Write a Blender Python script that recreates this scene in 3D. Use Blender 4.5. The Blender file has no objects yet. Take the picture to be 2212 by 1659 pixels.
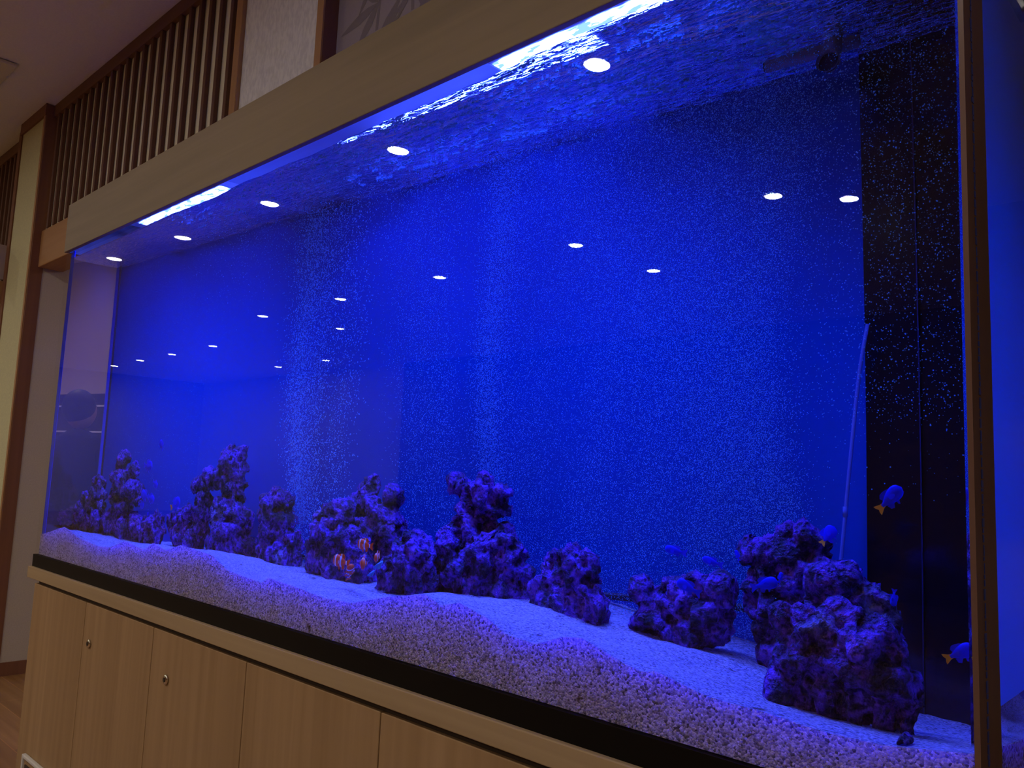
import bpy, bmesh, math, random
import numpy as np
from mathutils import Vector, Matrix, noise
random.seed(7); rng = np.random.default_rng(11)
S = bpy.context.scene; C = S.collection
PI = math.pi

# ------------------------------------------------------------------ camera
EYE = Vector((0, 0, 1.25)); PX, PY = 1106.0, 829.5
def cam_dir(u, v, f): return Vector((u-PX, -(v-PY), -f)).normalized()
FOC = math.sqrt(-((-747-PX)*(1740-PX) + (952-PY)*(-14450-PY)))
AX = -cam_dir(-747, 952, FOC); AZ = cam_dir(1740, -14450, FOC); AY = AZ.cross(AX)
M3 = Matrix((AX, AY, AZ))            # camera space -> world
cd = bpy.data.cameras.new('camera'); cam = bpy.data.objects.new('camera', cd); C.objects.link(cam)
cd.sensor_width = 36; cd.lens = FOC/2212*36; cd.clip_start = .01; cd.clip_end = 100
cam.matrix_world = Matrix.Translation(EYE) @ M3.to_4x4()
S.camera = cam

# where a thing seen through the front glass really stands in the water, at depth y
YW = 1.012; NW = 1.333
def wet(u, v, y):
    r = (M3 @ Vector((u-PX, -(v-PY), -FOC))).normalized()
    p = EYE + r*(YW/r.y); k = r/NW
    k.y = math.sqrt(max(0.02, 1-k.x*k.x-k.z*k.z))
    return p + k*((y-p.y)/k.y), k

# ------------------------------------------------------------------ tagging
def tag(o, label=None, cat=None, group=None, kind=None):
    if label: o['label'] = label
    if cat: o['category'] = cat
    if group: o['group'] = group
    if kind: o['kind'] = kind
    return o
def empty(name, loc, label=None, cat=None, group=None, rz=0):
    o = bpy.data.objects.new(name, None); C.objects.link(o); o.location = loc; o.rotation_euler = (0, 0, rz)
    o.empty_display_size = .02
    return tag(o, label, cat, group)
def link(name, me, mat=None, parent=None, smooth=False, world=True):
    o = bpy.data.objects.new(name, me); C.objects.link(o)
    if mat is not None:
        for m in (mat if isinstance(mat, (list, tuple)) else [mat]): me.materials.append(m)
    if smooth: me.polygons.foreach_set('use_smooth', [True]*len(me.polygons))
    if parent is not None:
        o.parent = parent
        if world: o.matrix_parent_inverse = parent.matrix_basis.inverted()
    return o
class MB:
    def __init__(s): s.v = []; s.f = []; s.m = []
    def add(s, vs, fs, mi=0):
        n = len(s.v); s.v += [tuple(v) for v in vs]; s.f += [tuple(i+n for i in f) for f in fs]; s.m += [mi]*len(fs); return s
    def box(s, x0, x1, y0, y1, z0, z1, mi=0):
        return s.add([(x0,y0,z0),(x1,y0,z0),(x1,y1,z0),(x0,y1,z0),(x0,y0,z1),(x1,y0,z1),(x1,y1,z1),(x0,y1,z1)],
            [(0,3,2,1),(4,5,6,7),(0,1,5,4),(1,2,6,5),(2,3,7,6),(3,0,4,7)], mi)
    def tube(s, pts, r, n=12, mi=0, cap=True):
        pts = [Vector(p) for p in pts]; rs = r if isinstance(r, (list, tuple)) else [r]*len(pts)
        vs = []; up = None
        for i, p in enumerate(pts):
            t = (pts[min(i+1, len(pts)-1)]-pts[max(i-1, 0)]).normalized()
            a = (t.orthogonal() if up is None else (up - t*up.dot(t))).normalized(); up = a; b = t.cross(a)
            for j in range(n):
                th = 2*PI*j/n; vs.append(p + (a*math.cos(th)+b*math.sin(th))*rs[i])
        fs = [(i*n+j, i*n+(j+1) % n, (i+1)*n+(j+1) % n, (i+1)*n+j) for i in range(len(pts)-1) for j in range(n)]
        if cap: fs += [tuple(range(n-1, -1, -1)), tuple((len(pts)-1)*n+j for j in range(n))]
        return s.add(vs, fs, mi)
    def build(s, name, mat, parent=None, smooth=False, bevel=0):
        me = bpy.data.meshes.new(name); me.from_pydata(s.v, [], s.f); me.update()
        o = link(name, me, mat, parent, smooth)
        if len(set(s.m)) > 1: me.polygons.foreach_set('material_index', s.m)
        if bevel:
            b = o.modifiers.new('bevel', 'BEVEL'); b.width = bevel; b.segments = 2; b.limit_method = 'ANGLE'
        return o
def BOX(name, x0, x1, y0, y1, z0, z1, mat, parent=None, bevel=0):
    return MB().box(x0, x1, y0, y1, z0, z1).build(name, mat, parent, bevel=bevel)
def struct(o): o['kind'] = 'structure'; return o

# ------------------------------------------------------------------ materials
def mat(name):
    m = bpy.data.materials.new(name); m.use_nodes = True; nt = m.node_tree; nt.nodes.clear()
    out = nt.nodes.new('ShaderNodeOutputMaterial'); return m, nt, out
def N(nt, t, **k):
    n = nt.nodes.new(t)
    for a, b in k.items():
        if a in n.inputs.keys() if hasattr(n.inputs, 'keys') else False: n.inputs[a].default_value = b
        else: setattr(n, a, b)
    return n
def coords(nt, scale=(1, 1, 1), loc=(0, 0, 0)):
    g = nt.nodes.new('ShaderNodeNewGeometry'); mp = nt.nodes.new('ShaderNodeMapping')
    mp.inputs['Scale'].default_value = scale; mp.inputs['Location'].default_value = loc
    nt.links.new(g.outputs['Position'], mp.inputs['Vector']); return mp.outputs[0]
def ramp(nt, src, stops):
    r = nt.nodes.new('ShaderNodeValToRGB'); cr = r.color_ramp
    while len(cr.elements) < len(stops): cr.elements.new(.5)
    for e, (p, c) in zip(cr.elements, stops): e.position = p; e.color = (*c, 1)
    nt.links.new(src, r.inputs[0]); return r.outputs[0]
def princ(nt, out, rough=.5, spec=.3, metal=0):
    p = nt.nodes.new('ShaderNodeBsdfPrincipled'); p.inputs['Roughness'].default_value = rough
    p.inputs['Specular IOR Level'].default_value = spec; p.inputs['Metallic'].default_value = metal
    nt.links.new(p.outputs[0], out.inputs[0]); return p
def bump(nt, h, p, strength=.3, dist=.002):
    b = nt.nodes.new('ShaderNodeBump'); b.inputs['Strength'].default_value = strength; b.inputs['Distance'].default_value = dist
    nt.links.new(h, b.inputs['Height']); nt.links.new(b.outputs[0], p.inputs['Normal']); return b
def plain(name, col, rough=.5, spec=.3, metal=0, grain=0.0, gs=300):
    m, nt, out = mat(name); p = princ(nt, out, rough, spec, metal)
    n = N(nt, 'ShaderNodeTexNoise'); n.inputs['Scale'].default_value = gs; nt.links.new(coords(nt), n.inputs['Vector'])
    a = 1-grain; b = 1+grain
    nt.links.new(ramp(nt, n.outputs[0], [(.3, tuple(c*a for c in col)), (.7, tuple(min(1, c*b) for c in col))]), p.inputs['Base Color'])
    return m
def wood(name, c1, c2, along='X', rough=.55, sc=1.0, planks=False):
    m, nt, out = mat(name); p = princ(nt, out, rough, .25)
    s = {'X': (1.2, 30, 30), 'Z': (30, 30, .9), 'Y': (30, 1.2, 30)}[along]
    n = N(nt, 'ShaderNodeTexNoise'); n.inputs['Scale'].default_value = sc; n.inputs['Detail'].default_value = 5
    n.inputs['Distortion'].default_value = .6
    nt.links.new(coords(nt, s), n.inputs['Vector'])
    n2 = N(nt, 'ShaderNodeTexNoise'); n2.inputs['Scale'].default_value = 1
    s2 = {'X': (.7, 5, 5), 'Z': (4, 4, .4), 'Y': (5, .7, 5)}[along]
    nt.links.new(coords(nt, s2), n2.inputs['Vector'])
    mx = N(nt, 'ShaderNodeMix', data_type='FLOAT'); mx.inputs[0].default_value = .45
    nt.links.new(n.outputs[0], mx.inputs[2]); nt.links.new(n2.outputs[0], mx.inputs[3])
    col = ramp(nt, mx.outputs[0], [(.32, c1), (.68, c2)])
    if planks:
        br = N(nt, 'ShaderNodeTexBrick'); br.inputs['Scale'].default_value = 1; br.inputs['Brick Width'].default_value = 1.6
        br.inputs['Row Height'].default_value = .15; br.inputs['Mortar Size'].default_value = .0018
        br.inputs['Color1'].default_value = (1, 1, 1, 1); br.inputs['Color2'].default_value = (.72, .7, .68, 1); br.inputs['Mortar'].default_value = (1.3, 1.2, 1.1, 1)
        nt.links.new(coords(nt), br.inputs['Vector'])
        mm = N(nt, 'ShaderNodeMix', data_type='RGBA', blend_type='MULTIPLY'); mm.inputs[0].default_value = 1
        nt.links.new(col, mm.inputs[6]); nt.links.new(br.outputs[0], mm.inputs[7]); col = mm.outputs[2]
    nt.links.new(col, p.inputs['Base Color']); bump(nt, n.outputs[0], p, .15, .001)
    return m
def emit(name, col, k):
    m, nt, out = mat(name); e = N(nt, 'ShaderNodeEmission'); e.inputs[0].default_value = (*col, 1); e.inputs[1].default_value = k
    nt.links.new(e.outputs[0], out.inputs[0]); return m

M = {}
M['canopy'] = wood('canopy_wood', (.19, .138, .078), (.275, .20, .118), 'X')
M['cab'] = wood('cabinet_wood', (.34, .205, .095), (.47, .30, .15), 'Z')
M['shelf'] = wood('shelf_wood', (.38, .26, .14), (.50, .36, .20), 'X')
M['dark_gap'] = plain('dark_brown_recess', (.06, .038, .024), .7)
M['black'] = plain('black_band', (.004, .0033, .003), .45, .15)
M['brown'] = wood('brown_post_wood', (.20, .085, .042), (.27, .12, .06), 'Z')
M['tan'] = wood('tan_wood', (.42, .22, .09), (.52, .29, .13), 'Z')  # lighter copy of the post wood, painting the lit front faces
M['beam'] = wood('beam_wood', (.42, .22, .09), (.52, .29, .13), 'X')
M['rail'] = wood('rail_wood', (.17, .08, .04), (.22, .105, .055), 'X')
M['slat'] = wood('slat_wood', (.12, .05, .032), (.17, .075, .045), 'Z')
M['floor'] = wood('floor_wood', (.27, .13, .045), (.46, .25, .10), 'X', rough=.35, planks=True)
M['ceiling'] = plain('ceiling_plaster', (.88, .88, .92), .9, .1, grain=.03, gs=90)
M['wall'] = plain('pale_wallpaper', (.60, .53, .41), .9, .1, grain=.05, gs=160)
M['pillar'] = plain('green_cream_wallpaper', (.68, .66, .40), .9, .1, grain=.06, gs=120)
M['paper'] = plain('cream_screen_paper', (.90, .86, .66), .85, .1, grain=.03)
M['white'] = plain('white_plastic', (.75, .73, .68), .45)
M['metal'] = plain('chrome_metal', (.75, .70, .60), .2, .5, 1)
M['sign'] = plain('pink_white_board', (.62, .48, .44), .7)
M['ink'] = plain('black_ink', (.01, .01, .01), .6)
M['tubeblk'] = plain('black_air_tube', (.012, .012, .018), .5)
M['pipe'] = plain('grey_blue_pipe', (.20, .20, .22), .45)
M['person'] = plain('dark_cloth', (.02, .02, .03), .9)
M['skin'] = plain('skin', (.35, .2, .14), .6)
M['hair'] = plain('black_hair', (.012, .01, .01), .6)
M['dark'] = plain('dark_shelf_lacquer', (.03, .025, .03), .5)
M['line'] = plain('pale_metal_rail', (.75, .72, .7), .4)
# textured cream panel
m, nt, out = mat('woven_cream_wallpaper'); p = princ(nt, out, .9, .1)
w = N(nt, 'ShaderNodeTexNoise'); w.inputs['Scale'].default_value = 1; nt.links.new(coords(nt, (90, 90, 34)), w.inputs['Vector'])
nt.links.new(ramp(nt, w.outputs[0], [(.35, (.76, .76, .78)), (.62, (.90, .90, .90))]), p.inputs['Base Color']); bump(nt, w.outputs[0], p, .4, .003)
M['woven'] = m
M['mural'] = plain('grey_mural_paper', (.40, .35, .38), .9, .1, grain=.03)
M['leaf'] = plain('dark_mural_print', (.27, .235, .25), .9, .1)
M['door_frost'] = plain('frosted_panel', (.5, .5, .48), .6)

# glass pane: clear with fresnel mirror on its outer faces
def pane_mat(name, tint=(1, 1, 1), ior=1.5):
    m, nt, out = mat(name)
    t = N(nt, 'ShaderNodeBsdfTransparent'); t.inputs[0].default_value = (*tint, 1)
    g = N(nt, 'ShaderNodeBsdfGlossy'); g.inputs['Roughness'].default_value = 0
    fr = N(nt, 'ShaderNodeFresnel'); fr.inputs[0].default_value = ior
    geo = N(nt, 'ShaderNodeNewGeometry'); inv = N(nt, 'ShaderNodeMath', operation='SUBTRACT'); inv.inputs[0].default_value = 1
    nt.links.new(geo.outputs['Backfacing'], inv.inputs[1])
    mu = N(nt, 'ShaderNodeMath', operation='MULTIPLY'); nt.links.new(fr.outputs[0], mu.inputs[0]); nt.links.new(inv.outputs[0], mu.inputs[1])
    mx = N(nt, 'ShaderNodeMixShader'); nt.links.new(mu.outputs[0], mx.inputs[0]); nt.links.new(t.outputs[0], mx.inputs[1]); nt.links.new(g.outputs[0], mx.inputs[2])
    nt.links.new(mx.outputs[0], out.inputs[0]); return m
M['pane'] = pane_mat('clear_acrylic', ior=1.15)
# water seen through the glass: plain refraction, flat and still against the pane
m, nt, out = mat('sea_water_side'); g = N(nt, 'ShaderNodeBsdfRefraction'); g.inputs['IOR'].default_value = NW; g.inputs['Roughness'].default_value = 0
g2 = N(nt, 'ShaderNodeBsdfGlass'); g2.inputs['IOR'].default_value = NW; g2.inputs['Roughness'].default_value = 0
nt.links.new(g2.outputs[0], out.inputs[0]); M['water_side'] = m
# water surface: mirror past the critical angle, clear below it
m, nt, out = mat('sea_water_surface')
t = N(nt, 'ShaderNodeBsdfTransparent'); g = N(nt, 'ShaderNodeBsdfGlossy'); g.inputs['Roughness'].default_value = .02
fr = N(nt, 'ShaderNodeFresnel'); fr.inputs[0].default_value = NW
n1 = N(nt, 'ShaderNodeTexNoise'); n1.inputs['Scale'].default_value = 30; n1.inputs['Detail'].default_value = 4; n1.inputs['Distortion'].default_value = 1.2
nt.links.new(coords(nt, (1, 2.2, 1)), n1.inputs['Vector'])
n3 = N(nt, 'ShaderNodeTexNoise'); n3.inputs['Scale'].default_value = 2.2; nt.links.new(coords(nt), n3.inputs['Vector'])
rr = ramp(nt, n3.outputs[0], [(.3, (.25, .25, .25)), (.6, (1, 1, 1))])
mu = N(nt, 'ShaderNodeMath', operation='MULTIPLY'); nt.links.new(n1.outputs[0], mu.inputs[0]); nt.links.new(rr, mu.inputs[1])
b = N(nt, 'ShaderNodeBump'); b.inputs['Strength'].default_value = 1; b.inputs['Distance'].default_value = .026
nt.links.new(mu.outputs[0], b.inputs['Height'])
nt.links.new(b.outputs[0], g.inputs['Normal'])
b2_ = N(nt, 'ShaderNodeBump'); b2_.inputs['Strength'].default_value = 1; b2_.inputs['Distance'].default_value = .011; nt.links.new(mu.outputs[0], b2_.inputs['Height']); nt.links.new(b2_.outputs[0], fr.inputs['Normal'])
mx = N(nt, 'ShaderNodeMixShader'); nt.links.new(fr.outputs[0], mx.inputs[0]); nt.links.new(t.outputs[0], mx.inputs[1]); nt.links.new(g.outputs[0], mx.inputs[2])
nt.links.new(mx.outputs[0], out.inputs[0]); M['water_top'] = m

M['backdrop'] = plain('blue_backdrop_film', (.0, .055, .275), .2, .15)
M['blackpanel'] = plain('black_overflow_panel', (.004, .004, .006), .12, .4)
M['seam'] = plain('clear_silicone', (.06, .09, .42), .3)
M['cornerpost'] = wood('dark_brown_edge', (.17, .09, .065), (.22, .115, .085), 'Z', rough=.3)  # brown reflection in the thick acrylic edge, painted as its colour
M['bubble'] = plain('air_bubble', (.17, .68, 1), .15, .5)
# sand
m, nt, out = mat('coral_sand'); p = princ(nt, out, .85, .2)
v = N(nt, 'ShaderNodeTexVoronoi'); v.inputs['Scale'].default_value = 300; nt.links.new(coords(nt), v.inputs['Vector'])
n = N(nt, 'ShaderNodeTexNoise'); n.inputs['Scale'].default_value = 420; n.inputs['Detail'].default_value = 2; nt.links.new(coords(nt), n.inputs['Vector'])
sep = N(nt, 'ShaderNodeSeparateColor'); nt.links.new(v.outputs['Color'], sep.inputs[0])
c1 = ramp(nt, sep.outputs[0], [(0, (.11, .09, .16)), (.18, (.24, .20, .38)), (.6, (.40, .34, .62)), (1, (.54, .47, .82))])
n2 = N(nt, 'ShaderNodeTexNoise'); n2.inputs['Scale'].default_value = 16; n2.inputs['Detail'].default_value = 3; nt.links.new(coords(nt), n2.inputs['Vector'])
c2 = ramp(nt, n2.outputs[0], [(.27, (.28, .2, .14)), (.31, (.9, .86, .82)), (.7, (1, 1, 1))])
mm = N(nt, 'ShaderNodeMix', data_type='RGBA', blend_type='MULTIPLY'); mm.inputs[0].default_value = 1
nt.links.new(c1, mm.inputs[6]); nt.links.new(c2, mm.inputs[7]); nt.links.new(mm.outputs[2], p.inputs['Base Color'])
p.inputs['Subsurface Weight'].default_value = .55; p.inputs['Subsurface Radius'].default_value = (.03, .05, 1.0); p.inputs['Subsurface Scale'].default_value = .25
ad = N(nt, 'ShaderNodeMath', operation='SUBTRACT'); nt.links.new(n.outputs[0], ad.inputs[0]); nt.links.new(v.outputs['Distance'], ad.inputs[1])
bump(nt, ad.outputs[0], p, 1, .004); M['sand'] = m
# live rock
def rock_mat(name, seed, pale=.70):
    m, nt, out = mat(name); p = princ(nt, out, .75, .35)
    co = coords(nt, (1, 1, 1), (seed, seed*.7, 0))
    a = N(nt, 'ShaderNodeTexNoise'); a.inputs['Scale'].default_value = 22; a.inputs['Detail'].default_value = 6; a.inputs['Roughness'].default_value = .65; nt.links.new(co, a.inputs['Vector'])
    b = N(nt, 'ShaderNodeTexNoise'); b.inputs['Scale'].default_value = 90; b.inputs['Detail'].default_value = 4; nt.links.new(co, b.inputs['Vector'])
    c = N(nt, 'ShaderNodeTexNoise'); c.inputs['Scale'].default_value = 7; c.inputs['Detail'].default_value = 3; nt.links.new(co, c.inputs['Vector'])
    col = ramp(nt, a.outputs[0], [(.36, (.014, .009, .02)), (.45, (.060, .020, .11)), (.54, (.20, .050, .42)), (.66, (.40, .13, .80))])
    pal = ramp(nt, c.outputs[0], [(pale-.05, (0, 0, 0)), (pale+.06, (1, 1, 1))])
    m1 = N(nt, 'ShaderNodeMix', data_type='RGBA'); nt.links.new(pal, m1.inputs[0]); nt.links.new(col, m1.inputs[6]); m1.inputs[7].default_value = (.50, .44, .75, 1)
    sp = ramp(nt, b.outputs[0], [(.38, (.2, .2, .2)), (.52, (1, 1, 1)), (.70, (1.3, 1.3, 1.3))])
    m2 = N(nt, 'ShaderNodeMix', data_type='RGBA', blend_type='MULTIPLY'); m2.inputs[0].default_value = 1
    nt.links.new(m1.outputs[2], m2.inputs[6]); nt.links.new(sp, m2.inputs[7]); nt.links.new(m2.outputs[2], p.inputs['Base Color'])
    mu = N(nt, 'ShaderNodeMath', operation='ADD'); nt.links.new(a.outputs[0], mu.inputs[0]); nt.links.new(b.outputs[0], mu.inputs[1])
    bump(nt, mu.outputs[0], p, 1, .03); return m
RM = [rock_mat('live_rock_purple', 0), rock_mat('live_rock_mauve', 3.3, .72), rock_mat('live_rock_dark', 7.1, .76)]
M['damsel'] = plain('blue_fish_skin', (.0, .015, .75), .35, .3)
M['yellow'] = plain('yellow_tail_fin', (.9, .42, .03), .5, .3)
M['eye'] = plain('fish_eye', (.004, .004, .004), .1, .6)
M['shell'] = plain('pale_blue_coral', (.10, .42, .55), .6, .3, grain=.2, gs=60)
def clown_mat():
    m, nt, out = mat('clownfish_skin'); p = princ(nt, out, .4, .4)
    tc = N(nt, 'ShaderNodeTexCoord'); sx = N(nt, 'ShaderNodeSeparateXYZ'); nt.links.new(tc.outputs['Object'], sx.inputs[0])
    O = (1, .13, .015); Wh = (1, .95, .95)
    ab = N(nt, 'ShaderNodeMath', operation='MULTIPLY_ADD'); ab.inputs[1].default_value = 1; ab.inputs[2].default_value = .5
    nt.links.new(sx.outputs[0], ab.inputs[0])
    r = ramp(nt, ab.outputs[0], [(.0, O), (.17, Wh), (.235, O), (.44, Wh), (.52, O), (.755, Wh), (.81, O)])
    r.node.color_ramp.interpolation = 'CONSTANT'
    nt.links.new(r, p.inputs['Base Color']); return m
M['clown'] = clown_mat()

# ------------------------------------------------------------------ the room
XR, XL, YF, ZC = 4.0, -21.0, -8.0, 3.39
struct(BOX('floor', XL, XR, YF, 5.2, -.1, 0, M['floor']))
struct(BOX('ceiling', XL, XR, YF, 1.75, ZC, ZC+.1, M['ceiling']))
struct(BOX('wall_front', XL, -12.5, YF-.1, YF, 0, ZC, M['paper']))
struct(BOX('wall_front_wood', -12.5, XR, YF-.1, YF, 0, ZC, M['rail']))
struct(BOX('wall_far_left', XL-.1, XL, YF, 5.2, 0, ZC, M['wall']))
struct(BOX('wall_right', XR, XR+.1, YF, 5.2, 0, ZC, M['wall']))
YS = 1.459; XP = -5.348; YP = 1.422
# wall above the opening behind the tank, and the wall to its right
struct(BOX('wall_back_upper', XP+.002, -2.414, YS+.02, 1.60, 2.60, ZC, M['paper']))
struct(BOX('wall_back_panel', -2.988, -2.414, YS+.012, YS+.019, 2.60, ZC, M['woven']))
mu = MB(); mu.box(-2.372, .1, 1.512, 1.60, 2.375, ZC)
random.seed(3)
LY = [1.5115]
def leafshape(x, z, L, w, a):
    LY[0] -= .00001; y = LY[0]
    pts = []
    for t, k in ((0, 0), (.25, .8), (.5, 1), (.8, .5), (1, 0), (.8, -.5), (.5, -1), (.25, -.8)):
        u, v_ = t*L, k*w; pts.append((x+u*math.cos(a)-v_*math.sin(a), y, z+u*math.sin(a)+v_*math.cos(a)))
    mu.add(pts, [tuple(range(8))], 1)
for sx_, lean in ((-2.16, .08), (-1.93, -.05), (-1.70, .12), (-1.4, -.1), (-1.1, .05)):
    z = 2.38
    while z < 3.3:
        x = sx_+lean*(z-2.4)
        mu.add([(x-.008, 1.5118, z), (x+.008, 1.5118, z), (x+.008+lean*.16, 1.5118, z+.16), (x-.008+lean*.16, 1.5118, z+.16)], [(0, 1, 2, 3)], 1)
        for k in range(5): leafshape(x, z+.1, random.uniform(.12, .24), random.uniform(.014, .024), random.choice((-1, 1))*random.uniform(.1, 1.1)+(PI if random.random() < .5 else 0))
        z += .17
struct(mu.build('wall_back_mural', [M['mural'], M['leaf']]))
struct(BOX('wall_back_right', .1, XR, YS, 1.60, 0, ZC, M['wall']))
struct(BOX('trim_1', XP+.001, -2.414, YS, 1.60, 2.375, 2.60, M['beam'], bevel=.006))
struct(BOX('trim_2', -3.040, -2.990, YS-.006, YS+.02, 2.60, ZC-.005, M['tan'], bevel=.003))
struct(BOX('trim_3', -2.414, -2.373, YS-.002, 1.60, 2.375, ZC-.005, M['brown']))
struct(BOX('trim_4', -2.414, -2.374, YS-.008, YS-.002, 2.375, ZC-.005, M['tan']))
# pillar on the left, its cream front, its brown corner and the pale wall going back
struct(BOX('wall_left', -5.82, XP-.002, YP+.006, 5.2, 0, ZC, M['wall']))
struct(BOX('wall_left_pillar', -5.815, XP-.03, YP, YP+.006, 0, ZC-.075, M['pillar']))
struct(BOX('trim_5', XP-.028, XP+.004, YP-.006, 1.487, 0, ZC-.002, M['brown'], bevel=.003))
struct(BOX('trim_6', XP-.030, XP-.002, YP-.010, YP-.006, 0, ZC-.07, M['tan']))
struct(BOX('trim_7', -5.84, XP+.003, YP-.012, YP, ZC-.075, ZC-.001, M['brown']))
struct(BOX('trim_8', -5.87, -5.815, YP-.008, YP+.10, 0, ZC-.05, M['brown']))
struct(BOX('baseboard_left', XP-.001, XP+.008, 1.488, 5.2, 0, .075, M['brown']))
struct(BOX('wall_left_beyond', -9.0, -5.87, 1.53, 1.6, 0, ZC, M['pillar']))
# room behind the tank
struct(BOX('ceiling_back_room', XP, XR, 1.60, 5.2, 2.9, 3.0, M['ceiling']))
struct(BOX('wall_back_room', XP, XR, 5.1, 5.2, 0, 2.9, M['sign']))
struct(BOX('trim_9', -5.2, -.3, 5.0, 5.1, 1.50, 1.56, M['brown']))

# slatted transoms
def transom(name, x0, x1, n, y, z0, label):
    t = empty(name, ((x0+x1)/2, y, z0), label, 'slatted screen')
    BOX('top_rail', x0, x1, y-.004, y+.019, ZC-.075, ZC-.003, M['rail'], t)
    dx = .103
    for i in range(n):
        x = x1-.055-i*dx
        if x < x0+.01: break
        BOX('slat', x-.0135, x+.0135, y, y+.018, z0, ZC-.075, M['slat'], t, bevel=.002)
    return t
transom('slatted_transom', XP+.006, -3.042, 23, YS, 2.602, 'brown vertical slat screen over cream paper between the cream pillar and woven panel')
t2 = transom('slatted_transom', -7.6, -5.872, 17, 1.49, 2.30, 'brown vertical slat screen beyond the cream pillar, above the sign')
BOX('paper_panel', -7.6, -5.872, 1.508, 1.528, 2.30, ZC-.01, M['paper'], t2)

# sign board and timber shelf under it
sg = empty('hanging_sign', (-5.93, 1.3, 2.38), 'pinkish white board sign with black lettering at the far left', 'sign')
BOX('board', -5.945, -5.925, .95, 1.435, 2.375, 2.60, M['sign'], sg)
fc = bpy.data.curves.new('lettering', 'FONT'); fc.body = 'G'; fc.size = .19; fc.extrude = .001; fc.align_x = 'RIGHT'
fo = bpy.data.objects.new('lettering', fc); C.objects.link(fo)
fo.matrix_world = Matrix(((0, 0, 1, -5.923), (1, 0, 0, 1.403), (0, 1, 0, 2.42), (0, 0, 0, 1)))
bpy.context.view_layer.update()
dg = bpy.context.evaluated_depsgraph_get(); fm = bpy.data.meshes.new_from_object(fo.evaluated_get(dg)); mw = fo.matrix_world.copy()
bpy.data.objects.remove(fo); fm.transform(mw); fm.materials.clear()
link('lettering', fm, M['ink'], sg)
struct(BOX('trim_10', -7.6, -5.875, 1.30, 1.452, 2.23, 2.355, M['beam'], bevel=.004))

# ceiling air conditioner panel corner
ac = empty('air_conditioner', (-5.4, .65, ZC-.02), 'pale square ceiling air conditioning panel, its corner at top left', 'air conditioner')
BOX('panel', -5.87, -4.93, .2, 1.14, ZC-.022, ZC-.001, M['white'], ac, bevel=.008)
BOX('vent_slot', -5.7, -5.1, 1.02, 1.06, ZC-.026, ZC-.021, M['dark'], ac)

# downlights
LW = emit('downlight_glow', (1.0, .90, .80), 285)
def downlight(x, y, z, label, group, k=LW, r=.062):
    t = empty('ceiling_downlight', (x, y, z), label, 'ceiling light', group)
    n = 32; ring = MB()
    a = [(x+r*math.cos(2*PI*i/n), y+r*math.sin(2*PI*i/n)) for i in range(n)]; b_ = [(x+(r+.014)*math.cos(2*PI*i/n), y+(r+.014)*math.sin(2*PI*i/n)) for i in range(n)]
    vs = [(*p, z-.004) for p in a]+[(*p, z-.006) for p in b_]+[(*p, z) for p in b_]
    ring.add(vs, [(i, (i+1) % n, n+(i+1) % n, n+i) for i in range(n)]+[(n+i, n+(i+1) % n, 2*n+(i+1) % n, 2*n+i) for i in range(n)])
    ring.build('trim_ring', M['white'], t)
    MB().add([(*p, z-.004) for p in a], [tuple(range(n-1, -1, -1))]).build('diffuser', k, t)
G1 = 'round downlights in the dining room ceiling, seen mirrored in the glass'
for x, y in ((-2.47, -1.12), (-4.19, -1.19), (-5.91, -1.23), (-7.52, -1.24), (-8.96, -1.15), (-2.62, -3.45), (-4.61, -3.6), (-6.6, -3.7), (-8.53, -3.74), (-10.51, -3.78),
             (-2.21, -3.83), (-4.53, -4.76), (-10.35, -4.99), (-14.05, -4.79), (-15.96, -4.88), (-17.62, -4.93), (-19.3, -5.03), (-13.68, -6.97), (-15.59, -7.04), (-.75, -1.1), (-.6, -3.5), (1.2, -1.1)):
    downlight(x, y, ZC-.002, 'round white recessed downlight glowing in the dining room ceiling', G1)
LB = emit('back_room_glow', (1.0, .8, .78), 120)
for x in (-4.3, -3.0): downlight(x, 3.6, 2.898, 'round recessed downlight in the room behind the tank', 'downlights behind the tank', LB, .09)  # lamps added out of sight to light the back room

# ------------------------------------------------------------------ cabinet
X0, X1 = -3.318, -.248
cb = empty('aquarium_cabinet', (-1.78, 1.3, 0), 'long light wood cabinet with flush doors under the aquarium', 'cabinet')
BOX('carcass', -3.285, -.262, 1.018, 1.56, .06, .80, M['cab'], cb)
BOX('plinth', -3.24, -.3, 1.05, 1.5, 0, .06, M['dark_gap'], cb)
BOX('worktop', -3.345, -.235, .988, 1.57, .812, .853, M['shelf'], cb, bevel=.002)
BOX('shadow_gap', -3.27, -.27, 1.008, 1.5, .797, .812, M['dark_gap'], cb)
ed = [-3.29, -2.781, -2.273, -1.765, -1.259, -.753, -.25]
for i in range(6):
    a, b_ = ed[i]+.0015, ed[i+1]-.0015
    nm = 'door' if i in (1, 2, 4) else 'front_panel'
    d = BOX(nm, a, b_, 1.0, 1.018, .065, .796, M['cab'], cb, bevel=.0015)
    if i in (1, 2, 4):
        xk = a+.058+(.045 if i == 2 else 0)
        k = MB().tube([(xk, .999, .678), (xk, .996, .678), (xk, .994, .678)], [.013, .013, .010], 24).build('lock', M['metal'], d, True)
        MB().tube([(xk, .995, .678), (xk, .992, .678)], .006, 16).build('keyhole', M['dark_gap'], d)
vt = empty('vent_cover', (-3.06, 1, .16), 'pale plastic framed vent plate low on the cabinet front at the left', 'vent')
MB().box(-3.19, -3.178, .985, .999, .10, .234).box(-2.94, -2.928, .985, .999, .10, .234).box(-3.178, -2.94, .985, .999, .222, .234).box(-3.178, -2.94, .985, .999, .10, .112).build('frame', M['white'], vt, bevel=.003)
BOX('recess_plate', -3.178, -2.94, .992, .999, .112, .222, M['cab'], vt)
BOX('socket', -3.16, -3.06, .988, .992, .13, .205, M['dark_gap'], vt)

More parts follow.
